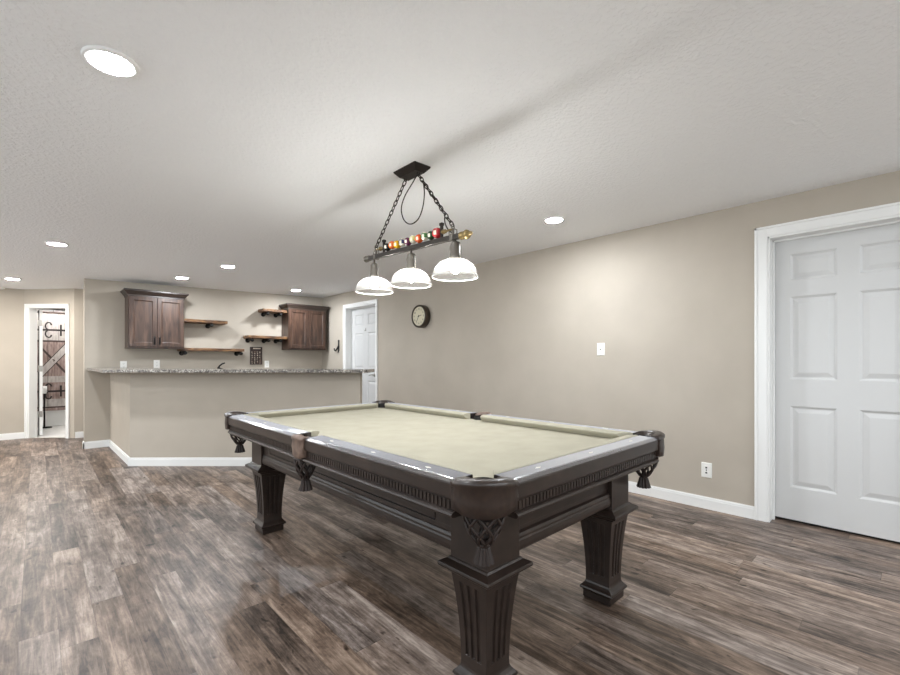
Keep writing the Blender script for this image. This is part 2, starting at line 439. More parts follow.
def casing(mb, mp, u0, u1, top, w, depth, d_stop, wt=.012):
    """flat casing with a backband on three sides plus jamb lining; mp d=0 is the wall face, negative stands proud"""
    for a, b in ((u0-w, u0), (u1, u1+w)):
        mb.mbox(mp, a, b, 0, top+w, -.014, .002)
    mb.mbox(mp, u0, u1, top, top+w, -.014, .002)
    o = .016
    mb.mbox(mp, u0-w, u0-w+o, 0, top+w, -.021, -.012); mb.mbox(mp, u1+w-o, u1+w, 0, top+w, -.021, -.012); mb.mbox(mp, u0-w, u1+w, top+w-o, top+w, -.021, -.012)
    mb.mbox(mp, u0-.002, u0+.014, 0, top, -.006, depth); mb.mbox(mp, u1-.014, u1+.002, 0, top, -.006, depth); mb.mbox(mp, u0, u1, top-.014, top+.002, -.006, depth)
    if d_stop:
        a, b = d_stop
        mb.mbox(mp, u0+.014, u0+.026, 0, top-.014, a, b); mb.mbox(mp, u1-.026, u1-.014, 0, top-.014, a, b); mb.mbox(mp, u0+.014, u1-.014, top-.026, top-.014, a, b)
right = lambda u, v, d: (XR+d, u, v)
mb = MB(); casing(mb, right, D1[0], D1[1], D1[2]-.025, .075, .15, (.085, .108)); struct('trim_1', mb, WHITE, 'white casing around the big six-panel door', bevel=.002)
mb = MB(); casing(mb, right, D2[0], D2[1], D2[2]-.02, .052, .15, (.085, .108)); struct('trim_2', mb, WHITE, 'white casing around the door behind the bar', bevel=.002)
d1 = struct('door_1', six_panel(lambda u, v, d: (XR+.112+d, u, v), D1[0]+.017, D1[1]-.017, .022, D1[2]-.042, .035), DOORP, 'white six-panel door beside the pool table')
d2 = struct('door_2', six_panel(lambda u, v, d: (XR+.108+d, u, v), D2[0]+.017, D2[1]-.017, .012, D2[2]-.037, .035), DOORP, 'white six-panel door behind the end of the bar')
mb = MB()
hx = XR+.108
mb.lathe([(.001, -.008), (.03, -.007), (.032, 0), (.001, .0005)], (hx, 5.91, .935), 20, axis='x')
mb.lathe([(.010, -.045), (.010, -.005)], (hx, 5.91, .935), 12, axis='x', caps=True)
mb.tube([(hx-.045, 5.905, .935), (hx-.047, 5.93, .938), (hx-.047, 5.965, .934), (hx-.045, 6.00, .927), (hx-.043, 6.02, .92)], .009, taper=lambda t: 1-.3*t)
h = mb.build('door_handle', NICKEL, d2); h['label'] = 'dull metal lever handle'
mb = MB(); mb.box(hx-.006, hx-.001, 6.165, 6.185, 1.65, 1.70, bev=.002); mb.tube([(hx-.006, 6.175, 1.665), (hx-.025, 6.175, 1.655), (hx-.03, 6.175, 1.668)], .004)
h = mb.build('door_hook', NICKEL, d2); h['label'] = 'small metal hook'
# bathroom door frame and leaf swung in
diag = lambda u, v, d: (*dg(u, d), v)
mb = MB(); casing(mb, diag, U0, U1, DT, .045, .125, None); struct('trim_3', mb, WHITE, 'white casing around the bathroom doorway', bevel=.002)
DX, DY = .020, 9.205
leaf = lambda u, v, d: (DX+d, DY+u, v)
d3 = struct('door_3', six_panel(lambda u, v, d: (DX+.036-d, DY+u, v), 0, .55, .012, DT-.02, .036), WHITE, 'white bathroom door swung open, seen edge on')
mb = MB(); mb.box(DX-.014, DX-.001, DY-.004, DY+.03, .02, DT-.03); h = mb.build('gap_shade', BLACK, d3); h['label'] = 'dark strip imitating the shaded gap along the hinge edge'  # dark strip stands in for the shade in the hinge gap
for z in (.34, 1.04, 1.74):
    mb = MB(); mb.box(DX-.004, DX+.034, DY-.006, DY-.001, z-.045, z+.045, bev=.001)
    mb.lathe([(.007, -.048), (.007, .048)], (DX-.008, DY-.008, z), 10, caps=True)
    h = mb.build('hinge', NICKEL, d3, bevel=0); h['label'] = 'satin metal hinge'

# ------------------------------------------------------------------ bar top, back counter
OV = .25
ox, oy = -gx*OV, -gy*OV
def off_line(d_side, d_front):
    """corner where the side line moved by d_side (towards -x) meets the front line moved by d_front towards the room"""
    x = BB[0]-d_side
    px, py = BB[0]-gx*d_front, BB[1]-gy*d_front
    return (x, py+(x-px)*fy/fx)
E0 = off_line(OV, OV); E1 = (BC[0]-gx*OV+fx*.13, BC[1]-gy*OV+fy*.13)
E2 = (BC[0]+gx*.22+fx*.13, BC[1]+gy*.22+fy*.13); E3 = off_line(-.34, -.22)
def corner_round(prev, p, nxt, r, n=6):
    p = Vector(p); a = (Vector(prev)-p).normalized(); b = (Vector(nxt)-p).normalized()
    s, e = p+a*r, p+b*r
    return [tuple((1-t)**2*s + 2*t*(1-t)*p + t*t*e) for t in [i/n for i in range(n+1)]]
S0, S1 = (BA[0]-OV+.01, 7.478), (BA[0]+.34, 7.478)
poly = [S0] + corner_round(S0, E0, E1, .05) + corner_round(E0, E1, E2, .05) + corner_round(E1, E2, E3, .05) + [E3, S1]
mb = MB(); mb.prism(poly, 1.032, 1.068)
o = mb.build('bar_top', GRANITE, bevel=.006, bseg=3); tag(o, 'speckled grey granite bar top on the greige half wall', 'countertop')

bc = empty('back_counter', (2.2, 7.2, 0), 'low back bar cabinet with stone top hidden behind the bar, carrying the faucet', 'cabinet')
mb = MB(); mb.box(1.25, 3.1, 6.9, 7.477, .08, .86); mb.box(1.27, 3.08, 6.96, 7.477, .001, .08); mb.build('body', CAB, bc)
for i in range(4):
    mb = MB(); x0 = 1.26+i*.4575
    mb.box(x0, x0+.45, 6.88, 6.899, .11, .84, bev=.003); mb.build('door', CAB, bc)
mb = MB(); mb.box(1.22, 3.13, 6.86, 7.477, .861, .90, bev=.004); mb.build('worktop', GRANITE, bc)
mb = MB(); mb.lathe([(.028, 0), (.028, .012), (.014, .02), (.014, .16)], (2.02, 7.33, .9015), 16, caps=True)
mb.tube([(2.02, 7.33, 1.05), (2.035, 7.30, 1.085), (2.055, 7.25, 1.115), (2.075, 7.21, 1.125)], .013, taper=lambda t: 1.1-.3*t)
mb.tube([(2.02, 7.33, 1.05), (2.05, 7.29, 1.04), (2.075, 7.23, 1.02), (2.08, 7.20, .995)], .012)
o = mb.build('faucet', BLACK); tag(o, 'small black faucet peeking above the granite bar top', 'faucet')

# ------------------------------------------------------------------ wall cabinets
def cabinet(x0, x1, z0, z1, handles, label):
    YF, YB = 7.165, 7.478
    t = empty('wall_cabinet', ((x0+x1)/2, YB, z0), label, 'cabinet', 'dark wood wall cabinets')
    mb = MB(); mb.box(x0, x1, YF+.02, YB, z0, z1, bev=.002); mb.box(x0-.002, x1+.002, YF+.018, YB, z0-.018, z0, bev=.003); mb.build('body', CAB, t)
    # flared crown moulding, lofted as stacked rectangles
    mb = MB(); rg = []
    for e, z in ((0, z1-.02), (.008, z1-.018), (.008, z1), (.018, z1+.012), (.036, z1+.036), (.05, z1+.05), (.05, z1+.066), (.044, z1+.072)):
        rg.append([(x0-e, YF+.02-e, z), (x1+e, YF+.02-e, z), (x1+e, YB, z), (x0-e, YB, z)])
    mb.loft(rg); mb.build('crown_moulding', CROWN, t)
    mp = lambda u, v, d: (u, YF+d, v)
    xm = (x0+x1)/2
    for k, (a, b) in enumerate(((x0+.012, xm-.0025), (xm+.0025, x1-.012))):
        za, zb, s = z0+.010, z1-.022, .050
        mb = MB()
        mb.mbox(mp, a, a+s, za, zb, 0, .019); mb.mbox(mp, b-s, b, za, zb, 0, .019)
        mb.mbox(mp, a+s, b-s, za, za+s, 0, .019); mb.mbox(mp, a+s, b-s, zb-s, zb, 0, .019)
        panel(mb, mp, a+s, b-s, za+s, zb-s, [(0, 0), (.006, .008), (.012, .010)])
        mb.mbox(mp, a+s, b-s, za+s, zb-s, .012, .019)
        d = mb.build('door', CAB, t, bevel=.0015)
        if handles:
            hxp = b-.028 if k == 0 else a+.028
            mb = MB(); mb.tube([(hxp, YF-.001, za+.03), (hxp, YF-.022, za+.035), (hxp, YF-.025, za+.05), (hxp, YF-.025, za+.105), (hxp, YF-.022, za+.12), (hxp, YF-.001, za+.125)], .006)
            mb.box(hxp-.009, hxp+.009, YF-.004, YF-.0005, za+.02, za+.135, bev=.001)
            h = mb.build('handle', IRON, d); h['label'] = 'black pull handle'
    return t
cabinet(.875, 1.53, 1.348, 2.052, True, 'dark wood two-door wall cabinet with black pulls, beside the end of the bar wall')
cabinet(3.062, 3.735, 1.366, 2.052, False, 'dark wood two-door wall cabinet nearest the white door behind the bar')

def shelf(x0, x1, z0, z1, brackets, label):
    YB, YF = 7.478, 7.23
    t = empty('wall_shelf', ((x0+x1)/2, YB, z0), label, 'shelf', 'rustic wood shelves on black pipe brackets')
    mb = MB(); n = 14; rings = []
    rnd = random.Random(int(x0*1000))
    for i in range(n+1):
        x = x0+(x1-x0)*i/n; j = rnd.uniform(-.006, .006); k = rnd.uniform(-.004, .003)
        rings.append([(x, YF+j, z0+.006), (x, YF+j+.008, z0), (x, YB, z0), (x, YB, z1), (x, YF+j+.010, z1), (x, YF+j, z1-.008+k)])
    mb.loft(rings); mb.build('board', SHELF, t)
    for bx in brackets:
        mb = MB(); zc_ = z0-.030
        mb.lathe([(.034, -.008), (.036, -.001)], (bx, YB, zc_), 18, axis='y', caps=True)
        mb.lathe([(.014, -.215), (.014, -.008)], (bx, YB, zc_), 14, axis='y', caps=True)
        mb.lathe([(.020, -.03), (.020, -.010)], (bx, YB, zc_), 14, axis='y', caps=True)
        mb.lathe([(.012, -.238), (.022, -.234), (.026, -.226), (.026, -.200), (.018, -.196)], (bx, YB, zc_), 18, axis='y', caps=True)
        mb.box(bx-.012, bx+.012, YB-.22, YB-.02, z0-.016, z0-.0005)
        b = mb.build('bracket', IRON, t); b['label'] = 'black iron pipe bracket'
    return t
shelf(1.532, 2.125, 1.725, 1.772, (1.91,), 'short rustic shelf on one pipe bracket, joined to the cabinet with black pulls')
shelf(1.50, 2.37, 1.304, 1.3475, (1.56, 2.33), 'long rustic shelf on two pipe brackets, above the black faucet')
shelf(2.665, 3.055, 1.966, 2.012, (2.75, 2.96), 'short high rustic shelf joined to the cabinet nearest the white door')
shelf(2.435, 3.060, 1.522, 1.568, (2.50, 2.76, 2.96), 'rustic shelf on three pipe brackets above the dark wall sign')

# sign with rows of pale marks (nothing legible)
sg = empty('wall_sign', (2.645, 7.478, 1.10), 'dark framed sign with rows of pale marks under the three-bracket shelf', 'sign')
mb = MB(); x0, x1, z0, z1 = 2.535, 2.728, 1.098, 1.39
mb.box(x0, x1, 7.452, 7.477, z0, z1, bev=.003); 
mb.box(x0+.045, x1-.03, 7.449, 7.4525, z1-.035, z1-.018, 1)
for c in range(4):
    for r in range(7):
        w = random.uniform(.010, .022); hh = random.uniform(.008, .018)
        xx = x0+.025+c*.043+random.uniform(-.004, .004); zz = z0+.028+r*.030+random.uniform(-.004, .004)
        mb.box(xx-w/2, xx+w/2, 7.449, 7.4525, zz-hh/2, zz+hh/2, 1 if random.random() < .6 else 2)
mb.build('board', [noisy('dark_sign_board', [(.3, (40, 30, 28)), (.7, (66, 50, 46))], 30, rough=.6), plain('pale_sign_paint', (196, 182, 164), .6), plain('tan_sign_paint', (140, 116, 98), .6)], sg)

# ------------------------------------------------------------------ outlets, switch, opener, clock
def plate(mp, u, v, label, kind, cat, name):
    t = empty(name, mp(u, v-.057, 0), label, cat)
    mb = MB(); w, h2 = .037, .058
    panel(mb, mp, u-w, u+w, v-h2, v+h2, [(0, 0), (0, -.003), (.003, -.006)]); mb.build('cover_plate', PLATE, t)
    mb = MB()
    if kind == 'outlet':
        for dv in (-.020, .020):
            mb.mbox(mp, u-.0165, u+.0165, v+dv-.0145, v+dv+.0145, -.0085, -.0055, 0)
            for du in (-.006, .006): mb.mbox(mp, u+du-.0012, u+du+.0012, v+dv-.001, v+dv+.008, -.0090, -.0084, 1)
            mb.mbox(mp, u-.002, u+.002, v+dv-.009, v+dv-.005, -.0090, -.0084, 1)
        mb.build('receptacle', [PLATE, SLOT], t)
    elif kind == 'coax':
        mb.mbox(mp, u-.0085, u+.0085, v-.018, v+.018, -.0078, -.0055, 0); mb.mbox(mp, u-.004, u+.004, v-.006, v+.004, -.016, -.0075, 1)
        mb.build('jack', [PLATE, SLOT], t)
    elif kind == 'phone':
        for dv in (-.020, .020):
            mb.mbox(mp, u-.0165, u+.0165, v+dv-.0145, v+dv+.0145, -.0085, -.0055, 0); mb.mbox(mp, u-.006, u+.007, v+dv-.006, v+dv+.006, -.0090, -.0084, 1)
        mb.mbox(mp, u-.003, u+.003, v-.006, v+.006, -.009, -.0055, 1)
        mb.build('receptacle', [PLATE, SLOT], t)
    else:
        mb.mbox(mp, u-.0165, u+.0165, v-.033, v+.033, -.0085, -.0055, 0); mb.build('rocker', PLATE, t)
backm = lambda u, v, d: (u, 7.48+d, v)
plate(backm, .862, 1.098, 'white outlet plate on the bar wall nearest the hall', 'outlet', 'outlet', 'wall_outlet')
plate(backm, 1.248, 1.114, 'white outlet plate under the cabinet with black pulls', 'outlet', 'outlet', 'wall_outlet')
plate(backm, 2.812, 1.104, 'white outlet plate just beside the dark wall sign', 'outlet', 'outlet', 'wall_outlet')
plate(right, 1.993, 1.268, 'white wall plate with a single small dark jack, high on the long wall', 'coax', 'wall plate', 'wall_plate')
plate(right, 1.108, .302, 'white outlet plate low on the wall near the big door', 'phone', 'outlet', 'wall_outlet')

mb = MB(); y0 = 6.865
mb.box(XR-.010, XR-.001, y0-.022, y0+.022, 1.33, 1.525, bev=.003)
mb.tube([(XR-.010, y0, 1.42), (XR-.03, y0+.02, 1.36), (XR-.042, y0+.045, 1.335), (XR-.045, y0+.075, 1.345), (XR-.04, y0+.09, 1.375)], .012)
mb.tube([(XR-.008, y0-.01, 1.34), (XR-.02, y0-.01, 1.315), (XR-.02, y0-.005, 1.298)], .008)
o = mb.build('bottle_opener', BLACK); tag(o, 'small black hooked bottle opener on the wall beside the far white door', 'bottle opener')

ck = empty('wall_clock', (XR-.001, 4.572, 1.60), 'round clock with dark case and cream dial on the long wall', 'clock')
cz = 1.762; R = .155
mb = MB(); mb.lathe([(.001, -.001), (R-.006, -.001), (R, -.006), (R, -.078), (R-.004, -.088), (R-.012, -.092), (R-.020, -.090), (R-.025, -.082), (R-.026, -.076), (.001, -.076)], (XR, 4.572, cz), 48, axis='x'); mb.build('case', CLOCKF, ck)
mb = MB(); mb.lathe([(.001, -.0795), (R-.027, -.0795), (R-.027, -.0765)], (XR, 4.572, cz), 48, axis='x', smooth=False); dial = mb.build('dial', CREAM, ck)
mb = MB()
def hand(ang, ln, w, x):
    # clockwise as seen from the room: 12 at +z, 3 towards -y
    c, s = math.cos(ang), math.sin(ang)
    P = lambda a, b: (x, 4.572-(a*s+b*c), cz+(a*c-b*s))
    mb.loft([[P(-.018, -w), P(ln, -w*.4), P(ln, w*.4), P(-.018, w)], [(x-.002, p[1], p[2]) for p in (P(-.018, -w), P(ln, -w*.4), P(ln, w*.4), P(-.018, w))]])
hand(2*PI*(2+35/60)/12, .062, .005, XR-.082); hand(2*PI*35/60, .092, .0035, XR-.085)
mb.lathe([(.001, -.089), (.007, -.088), (.007, -.081)], (XR, 4.572, cz), 12, axis='x'); mb.build('hands', BLACK, ck)
for k in range(1, 13):
    cu = bpy.data.curves.new('numeral', 'FONT'); cu.body = str(k); cu.size = .034; cu.align_x = 'CENTER'; cu.align_y = 'CENTER'; cu.extrude = .0004
    to = bpy.data.objects.new('numeral_text', cu); COL.objects.link(to)
    bpy.context.view_layer.update()
    me = bpy.data.meshes.new_from_object(to.evaluated_get(bpy.context.evaluated_depsgraph_get()))
    a = 2*PI*k/12
    me.transform(Matrix(((0, 0, -1, -.0805), (-1, 0, 0, -.098*math.sin(a)), (0, 1, 0, cz-1.60+.098*math.cos(a)), (0, 0, 0, 1))))
    bpy.data.objects.remove(to); bpy.data.curves.remove(cu); me.materials.clear(); me.materials.append(BLACK)
    no = bpy.data.objects.new('numeral', me); COL.objects.link(no); no.parent = dial

# ------------------------------------------------------------------ bathroom
cu = None
CYP = 10.38
mb = MB()
x0, x1, zb, zt_ = -.55, .95, .285, 2.022
nfold = 60; rings = []
def cury(x): return CYP + .006*math.sin(x*23)
def strip(xa, xb, za, zb_, mi, lift=.0):
    n = max(2, int((xb-xa)/.02)); xs = [xa+(xb-xa)*i/n for i in range(n+1)]
    mb.loft([[(x, cury(x)-lift, za), (x, cury(x)-lift, zb_), (x, cury(x)-lift+.004, zb_), (x, cury(x)-lift+.004, za)] for x in xs], mi)
strip(x0, x1, zb, zt_, 0)
def bar(pts, w, mi, lift=.0035):
    """printed straight bar between two points (x,z)"""
    (xa, za), (xb, zb_) = pts
    L = math.hypot(xb-xa, zb_-za); dx, dz = (xb-xa)/L, (zb_-za)/L; n = max(2, int(L/.03))
    rg = []
    for i in range(n+1):
        x, z = xa+(xb-xa)*i/n, za+(zb_-za)*i/n
        a = (x-dz*w/2, z+dx*w/2); b = (x+dz*w/2, z-dx*w/2)
        rg.append([(a[0], cury(a[0])-lift, a[1]), (b[0], cury(b[0])-lift, b[1]), (b[0], cury(b[0])-lift+.002, b[1]), (a[0], cury(a[0])-lift+.002, a[1])])
    mb.loft(rg, mi)
for x in (-.33, -.1, .13, .36, .6, .8):
    bar(((x, zb), (x, zt_-.01)), .006, 2, .002)
strip(x0, x1, 1.50, 2.0, 1, .0015)
for x in (-.33, -.1, .13, .27, .36, .6, .8): bar(((x, 1.5), (x, 2.0)), .006, 3, .003)
strip(x0, x1, .78, .89, 1, .0015); strip(x0, x1, .36, .49, 1, .0015)
bar(((x0, 1.505), (x1, 1.505)), .03, 2); bar(((x0, .345), (x1, .345)), .02, 2)
bar(((x0+.02, 2.0), (x1-.02, 2.0)), .03, 2)
for sg_ in (0,):
    bar(((.02, 1.42), (.40, .90)), .03, 2, .002); bar(((-.02, .86), (.42, 1.46)), .10, 1, .0045)
    for o_ in (.052, -.052): bar(((-.02-.806*o_, .86+.591*o_), (.42-.806*o_, 1.46+.591*o_)), .012, 2, .005)
bar(((x0, 1.70), (x1, 1.70)), .032, 4); bar(((x0, .625), (x1, .625)), .032, 4)
def curl(pts, w):
    for p, q in zip(pts, pts[1:]): bar((p, q), w, 4, .0055)
for zc0 in (1.70, .625):
    for sgn in (1, -1):
        curl([(.145+.0*t+.055*math.cos(PI*.5+2*PI*.72*t)*(1 - .45*t), zc0+sgn*(.075+.075*math.sin(-PI*.5+2*PI*.72*t)*(1-.35*t))) for t in [i/12 for i in range(13)]], .022)
    bar(((.30, zc0-.10), (.30, zc0+.10)), .026, 4, .0055)
cm = [noisy('printed_barn_planks', [(.3, (112, 92, 86)), (.55, (158, 138, 132)), (.8, (196, 180, 174))], 6, (6, 1, 1), rough=.8, detail=6),
      noisy('printed_pale_battens', [(.3, (164, 156, 152)), (.7, (206, 200, 196))], 8, (3, 1, 1), rough=.8, detail=6),
      plain('printed_dark_gap', (70, 58, 54), .8), plain('printed_grey_gap', (130, 122, 120), .8), plain('printed_black_iron', (44, 38, 38), .8)]
o = mb.build('shower_curtain', cm); tag(o, 'shower curtain printed with a weathered barn door and black iron hinges', 'shower curtain')
mb = MB(); mb.lathe([(.012, -1.098), (.012, .998)], (0, CYP-.0, 2.066), 12, axis='x', caps=True)
for i in range(9):
    x = -.5+i*.175
    mb.tube([(x, CYP+.024*math.cos(a), 2.052+.028*math.sin(a)) for a in [2*PI*k/12 for k in range(12)]], .003, 6, closed=True)
o = mb.build('shower_rod', IRON); tag(o, 'dark rod with rings holding the barn door shower curtain', 'curtain rod')
# tub: a rim ring with basin
mb = MB(); a, b, c, d = -1.095, .995, 10.45, 11.14
rect = lambda i, z: [(a+i, c+i, z), (b-i, c+i, z), (b-i, d-i, z), (a+i, d-i, z)]
mb.loft([rect(.012, .003), rect(.012, .36), rect(0, .37), rect(0, .41), rect(.075, .415), rect(.10, .39), rect(.16, .10), rect(.2, .08)])
o = mb.build('bathtub', PORC, bevel=.008); tag(o, 'white bathtub behind the barn door shower curtain', 'bathtub')
st = empty('paper_stand', (.10, 10.26, .002), 'black toilet paper stand with a white roll, seen through the bathroom doorway', 'paper stand')
mb = MB(); mb.lathe([(.001, .003), (.075, .003), (.078, .010), (.07, .02), (.012, .026), (.001, .026)], (.11, 10.26, 0), 24); mb.build('foot', IRON, st)
mb = MB(); mb.tube([(.085, 10.26, .02), (.085, 10.26, .66), (.08, 10.26, .685), (.06, 10.25, .69), (.02, 10.24, .685)], .011); mb.build('pole', IRON, st)
mb = MB(); mb.lathe([(.018, -.05), (.055, -.05), (.055, .05), (.018, .05)], (.068, 10.245, .67), 20, axis='x', smooth=False); mb.box(.022, .112, 10.186, 10.19, .60, .67); mb.build('paper_roll', plain('tissue_paper', (240, 240, 238), .9), st)
bl = empty('bathroom_fill_light', (.2, 9.9, zc(.2)-.10), 'unseen globe light added to brighten the bathroom, above the doorway', 'light')  # unseen lamp added to brighten the bathroom
mb = MB(); mb.lathe([(.001, zc(.2)+.003), (.09, zc(.2)+.002), (.09, zc(.2)-.02), (.001, zc(.2)-.02)], (.2, 9.9, 0), 24); mb.build('canopy', NICKEL, bl)
mb = MB(); mb.ball((.2, 9.9, zc(.2)-.055), .075, sc=(1, 1, .6)); mb.build('globe', emit('glowing_globe', (255, 252, 248), 140), bl)

# ------------------------------------------------------------------ ceiling lights
def can(x, y, label, warm=False, proto=None):
    z = zc(x)
    t = empty('ceiling_light', (x, y, z-.012), label, 'ceiling light', 'round recessed ceiling lights')
    tilt = lambda px, py: z + (px-x)*.023
    mb = MB()
    n = 36; rg = []
    for r, dz in ((.084, .004), (.084, -.004), (.078, -.009), (.067, -.010), (.064, -.004)):
        rg.append([(x+r*math.cos(2*PI*i/n), y+r*math.sin(2*PI*i/n), tilt(x+r*math.cos(2*PI*i/n), y)+dz) for i in range(n)])
    mb.loft(rg, smooth=True, caps=False); mb.build('trim_ring', WHITE, t)
    mb = MB(); rg = []
    for r, dz in ((.0655, -.005), (.060, -.010), (.05, -.0115), (.025, -.0125), (.004, -.013)):
        rg.append([(x+r*math.cos(2*PI*i/n), y+r*math.sin(2*PI*i/n), tilt(x+r*math.cos(2*PI*i/n), y)+dz) for i in range(n)])
    mb.loft(rg, smooth=True, caps=False); mb.face(rg[-1]); mb.build('lens', LENS_WARM if warm else LENS, t)
    return t
can(.192, 1.979, 'big bright round ceiling light, the one closest to us')
can(.129, 5.382, 'round ceiling light in the second place along the row over the open floor')
can(-.237, 8.007, 'round ceiling light at the hall end in front of the bathroom doorway', True)
can(1.391, 6.645, 'round ceiling light in front of the cabinet with black pulls')
can(1.619, 5.497, 'round ceiling light over the middle of the bar front')
can(3.029, 6.823, 'round ceiling light in front of the cabinet near the far white door')
can(3.033, 1.987, 'round ceiling light between the pool table lamp and the long wall')
# unseen lights added behind the camera and beside the frame to brighten the room
can(.19, -1.3, 'round fill light added in the open floor row, behind the viewer')
can(1.6, -1.3, 'round fill light added over the middle of the room, behind the viewer')
can(3.03, -1.3, 'round fill light added in the row by the long wall, behind the viewer')
can(-1.5, 1.98, 'round fill light added over the side of the room, level with the pool table')
can(-1.5, 5.38, 'round fill light added over the side of the room, level with the bar')
can(-1.5, 8.0, 'round fill light added at the far end of the side of the room', True)
mb = MB(); z = zc(-.4)
mb.lathe([(.001, z-.028), (.045, z-.028), (.055, z-.024), (.06, z-.010), (.06, z+.004)], (-.40, 9.03, 0), 28)
o = mb.build('smoke_detector', PLATE); tag(o, 'small round white smoke detector on the ceiling at the end of the hall', 'smoke detector')

# ------------------------------------------------------------------ pool table
TX0, TX1, TY0, TY1 = .905, 2.240, .812, 3.205
TCX, TCY = (TX0+TX1)/2, (TY0+TY1)/2
pt = empty('pool_table', (TCX, TCY, 0), 'dark espresso wood pool table with khaki cloth and leather net pockets', 'pool table')

# legs: one mesh, four objects
def leg_mesh():
    mb = MB()
    ts = [-1, -.60, -.56, -.34, -.30, -.15, -.11, .11, .15, .30, .34, .56, .60]
    groove = {2, 3, 6, 7, 10, 11}
    def ring(hw, z, dep=0):
        pts = []
        for k in range(4):
            for i, t in enumerate(ts):
                d = dep if i in groove else 0
                a, b = t*hw, -(hw-d)
                for _ in range(k): a, b = -b, a
                pts.append((a, b, z))
        return pts
    R = [ring(.066, .0005), ring(.070, .006), ring(.070, .038), ring(.080, .046), ring(.083, .052), ring(.080, .060), ring(.072, .068), ring(.0645, .078), ring(.0615, .086)]
    def shaft(z):
        q = (z-.09)/(.415-.09)
        return .0605 + .0255*(q**1.9)
    R += [ring(shaft(.10), .10), ring(shaft(.125), .125), ring(shaft(.126), .127, .007)]
    for i in range(1, 12):
        z = .127+(.385-.127)*i/12; R.append(ring(shaft(z), z, .007))
    R += [ring(shaft(.385), .385, .007), ring(shaft(.387), .387), ring(.0855, .410)]
    R += [ring(.093, .414), ring(.098, .422), ring(.112, .428), ring(.119, .434), ring(.121, .441), ring(.119, .448), ring(.108, .454), ring(.096, .460), ring(.091, .466), ring(.0865, .468)]
    R += [ring(.0865, .69)]
    mb.loft(R)
    return mb
LX = (1.157, 2.023); LY = (1.043, 3.031)
first = None
for lx in LX:
    for ly in LY:
        if first is None:
            first = leg_mesh().build('leg', ESP, pt, loc=(0, 0, 0), bevel=.002); o = first
        else:
            o = first.copy(); COL.objects.link(o)
        o.location = (lx-TCX, ly-TCY, 0)

# aprons (one per side) with raised panel, groove and bottom moulding
def apron(side):
    mb = MB()
    if side in 'LR':
        a0, a1 = LY[0]+.0866, LY[1]-.0866; X = LX[0]-.070 if side == 'L' else LX[1]+.070; s = 1 if side == 'L' else -1
        mp = lambda u, v, d: (X+s*d, u, v)
    else:
        a0, a1 = LX[0]+.0866, LX[1]-.0866; Y = LY[0]-.070 if side == 'N' else LY[1]+.070; s = 1 if side == 'N' else -1
        mp = lambda u, v, d: (u, Y+s*d, v)
    z0, z1 = .478, .69
    mb.mbox(mp, a0, a1, z0, z1, .008, .035)
    g = .006
    if side in 'LR':
        u0, u1, v0, v1 = a0+.10, a1-.10, .56, .655
        mb.mbox(mp, a0, a1, v1, z1, 0, .009); mb.mbox(mp, a0, a1, .535, v0, 0, .009); mb.mbox(mp, a0, u0, v0, v1, 0, .009); mb.mbox(mp, u1, a1, v0, v1, 0, .009)
        mb.mbox(mp, u0+g, u1-g, v0+g, v1-g, .0005, .009)
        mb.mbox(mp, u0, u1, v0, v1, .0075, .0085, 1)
    else:
        mb.mbox(mp, a0, a1, .56, z1, .004, .009)
    # ogee bottom moulding
    prof = [(0.008, .545), (-.004, .540), (-.008, .530), (-.008, .522), (-.011, .516), (-.012, .500), (-.010, .486), (-.004, .478), (.02, .478), (.02, .545)]
    mb.loft([[mp(a0, v, d) for d, v in prof], [mp(a1, v, d) for d, v in prof]])
    mb.build('apron', [ESP, ESP_DARK], pt, bevel=.0015)
for s_ in 'LRNF': apron(s_)

# under-frame and slate bed with pocket cut-outs
HC, HR = .090, .054             # corner hole: offset from the table corner, radius
SO, SR = .050, .054             # side hole
def arc(cx, cy, r, a0, a1, n=10): return [(cx+r*math.cos(math.radians(a0+(a1-a0)*i/n)), cy+r*math.sin(math.radians(a0+(a1-a0)*i/n))) for i in range(n+1)]
B = .085                         # the bed runs this far under the rails
bx0, bx1, by0, by1 = TX0+B, TX1-B, TY0+B, TY1-B
ang = lambda off, r: math.degrees(math.acos((off)/r))
def bed_poly():
    p = []
    q = HC-B; k = math.degrees(math.asin(q/HR))
    k2 = math.degrees(math.asin(min(1, (SO-B)/SR)))
    p += arc(TX0+HC, TY0+HC, HR, 180-(-0)-0 - 0, 270)[::-1] if False else []
    # near-left corner: from the left edge round the hole to the near edge
    p += arc(TX0+HC, TY0+HC, HR, 90+math.degrees(math.acos(1)) + math.degrees(math.asin(q/HR))-0, -math.degrees(math.asin(q/HR)), 10) if False else []
    def corner(cx, cy, sx, sy):
        # start point on the vertical bed edge, end on the horizontal one, going round the inner side of the hole
        e = math.asin(q/HR)
        pts = []
        for i in range(11):
            a = (PI/2+e) - (PI/2+2*e)*i/10
            pts.append((cx+sx*HR*math.cos(a), cy+sy*HR*math.sin(a)))
        return pts
    p += corner(TX0+HC, TY0+HC, 1, 1)
    p += corner(TX1-HC, TY0+HC, -1, 1)[::-1]
    hs = math.sqrt(SR**2-(B-SO)**2); a = math.degrees(math.atan2(hs, -(B-SO)))
    # right side hole (centre inside the wood, notch reaches the cloth)
    p += [(TX1-SO+SR*math.cos(math.radians(t)), TCY+SR*math.sin(math.radians(t))) for t in [180+50-100*i/8 for i in range(9)]]
    p += corner(TX1-HC, TY1-HC, -1, -1)
    p += corner(TX0+HC, TY1-HC, 1, -1)[::-1]
    p += [(TX0+SO+SR*math.cos(math.radians(t)), TCY+SR*math.sin(math.radians(t))) for t in [50-100*i/8 for i in range(9)]]
    return p
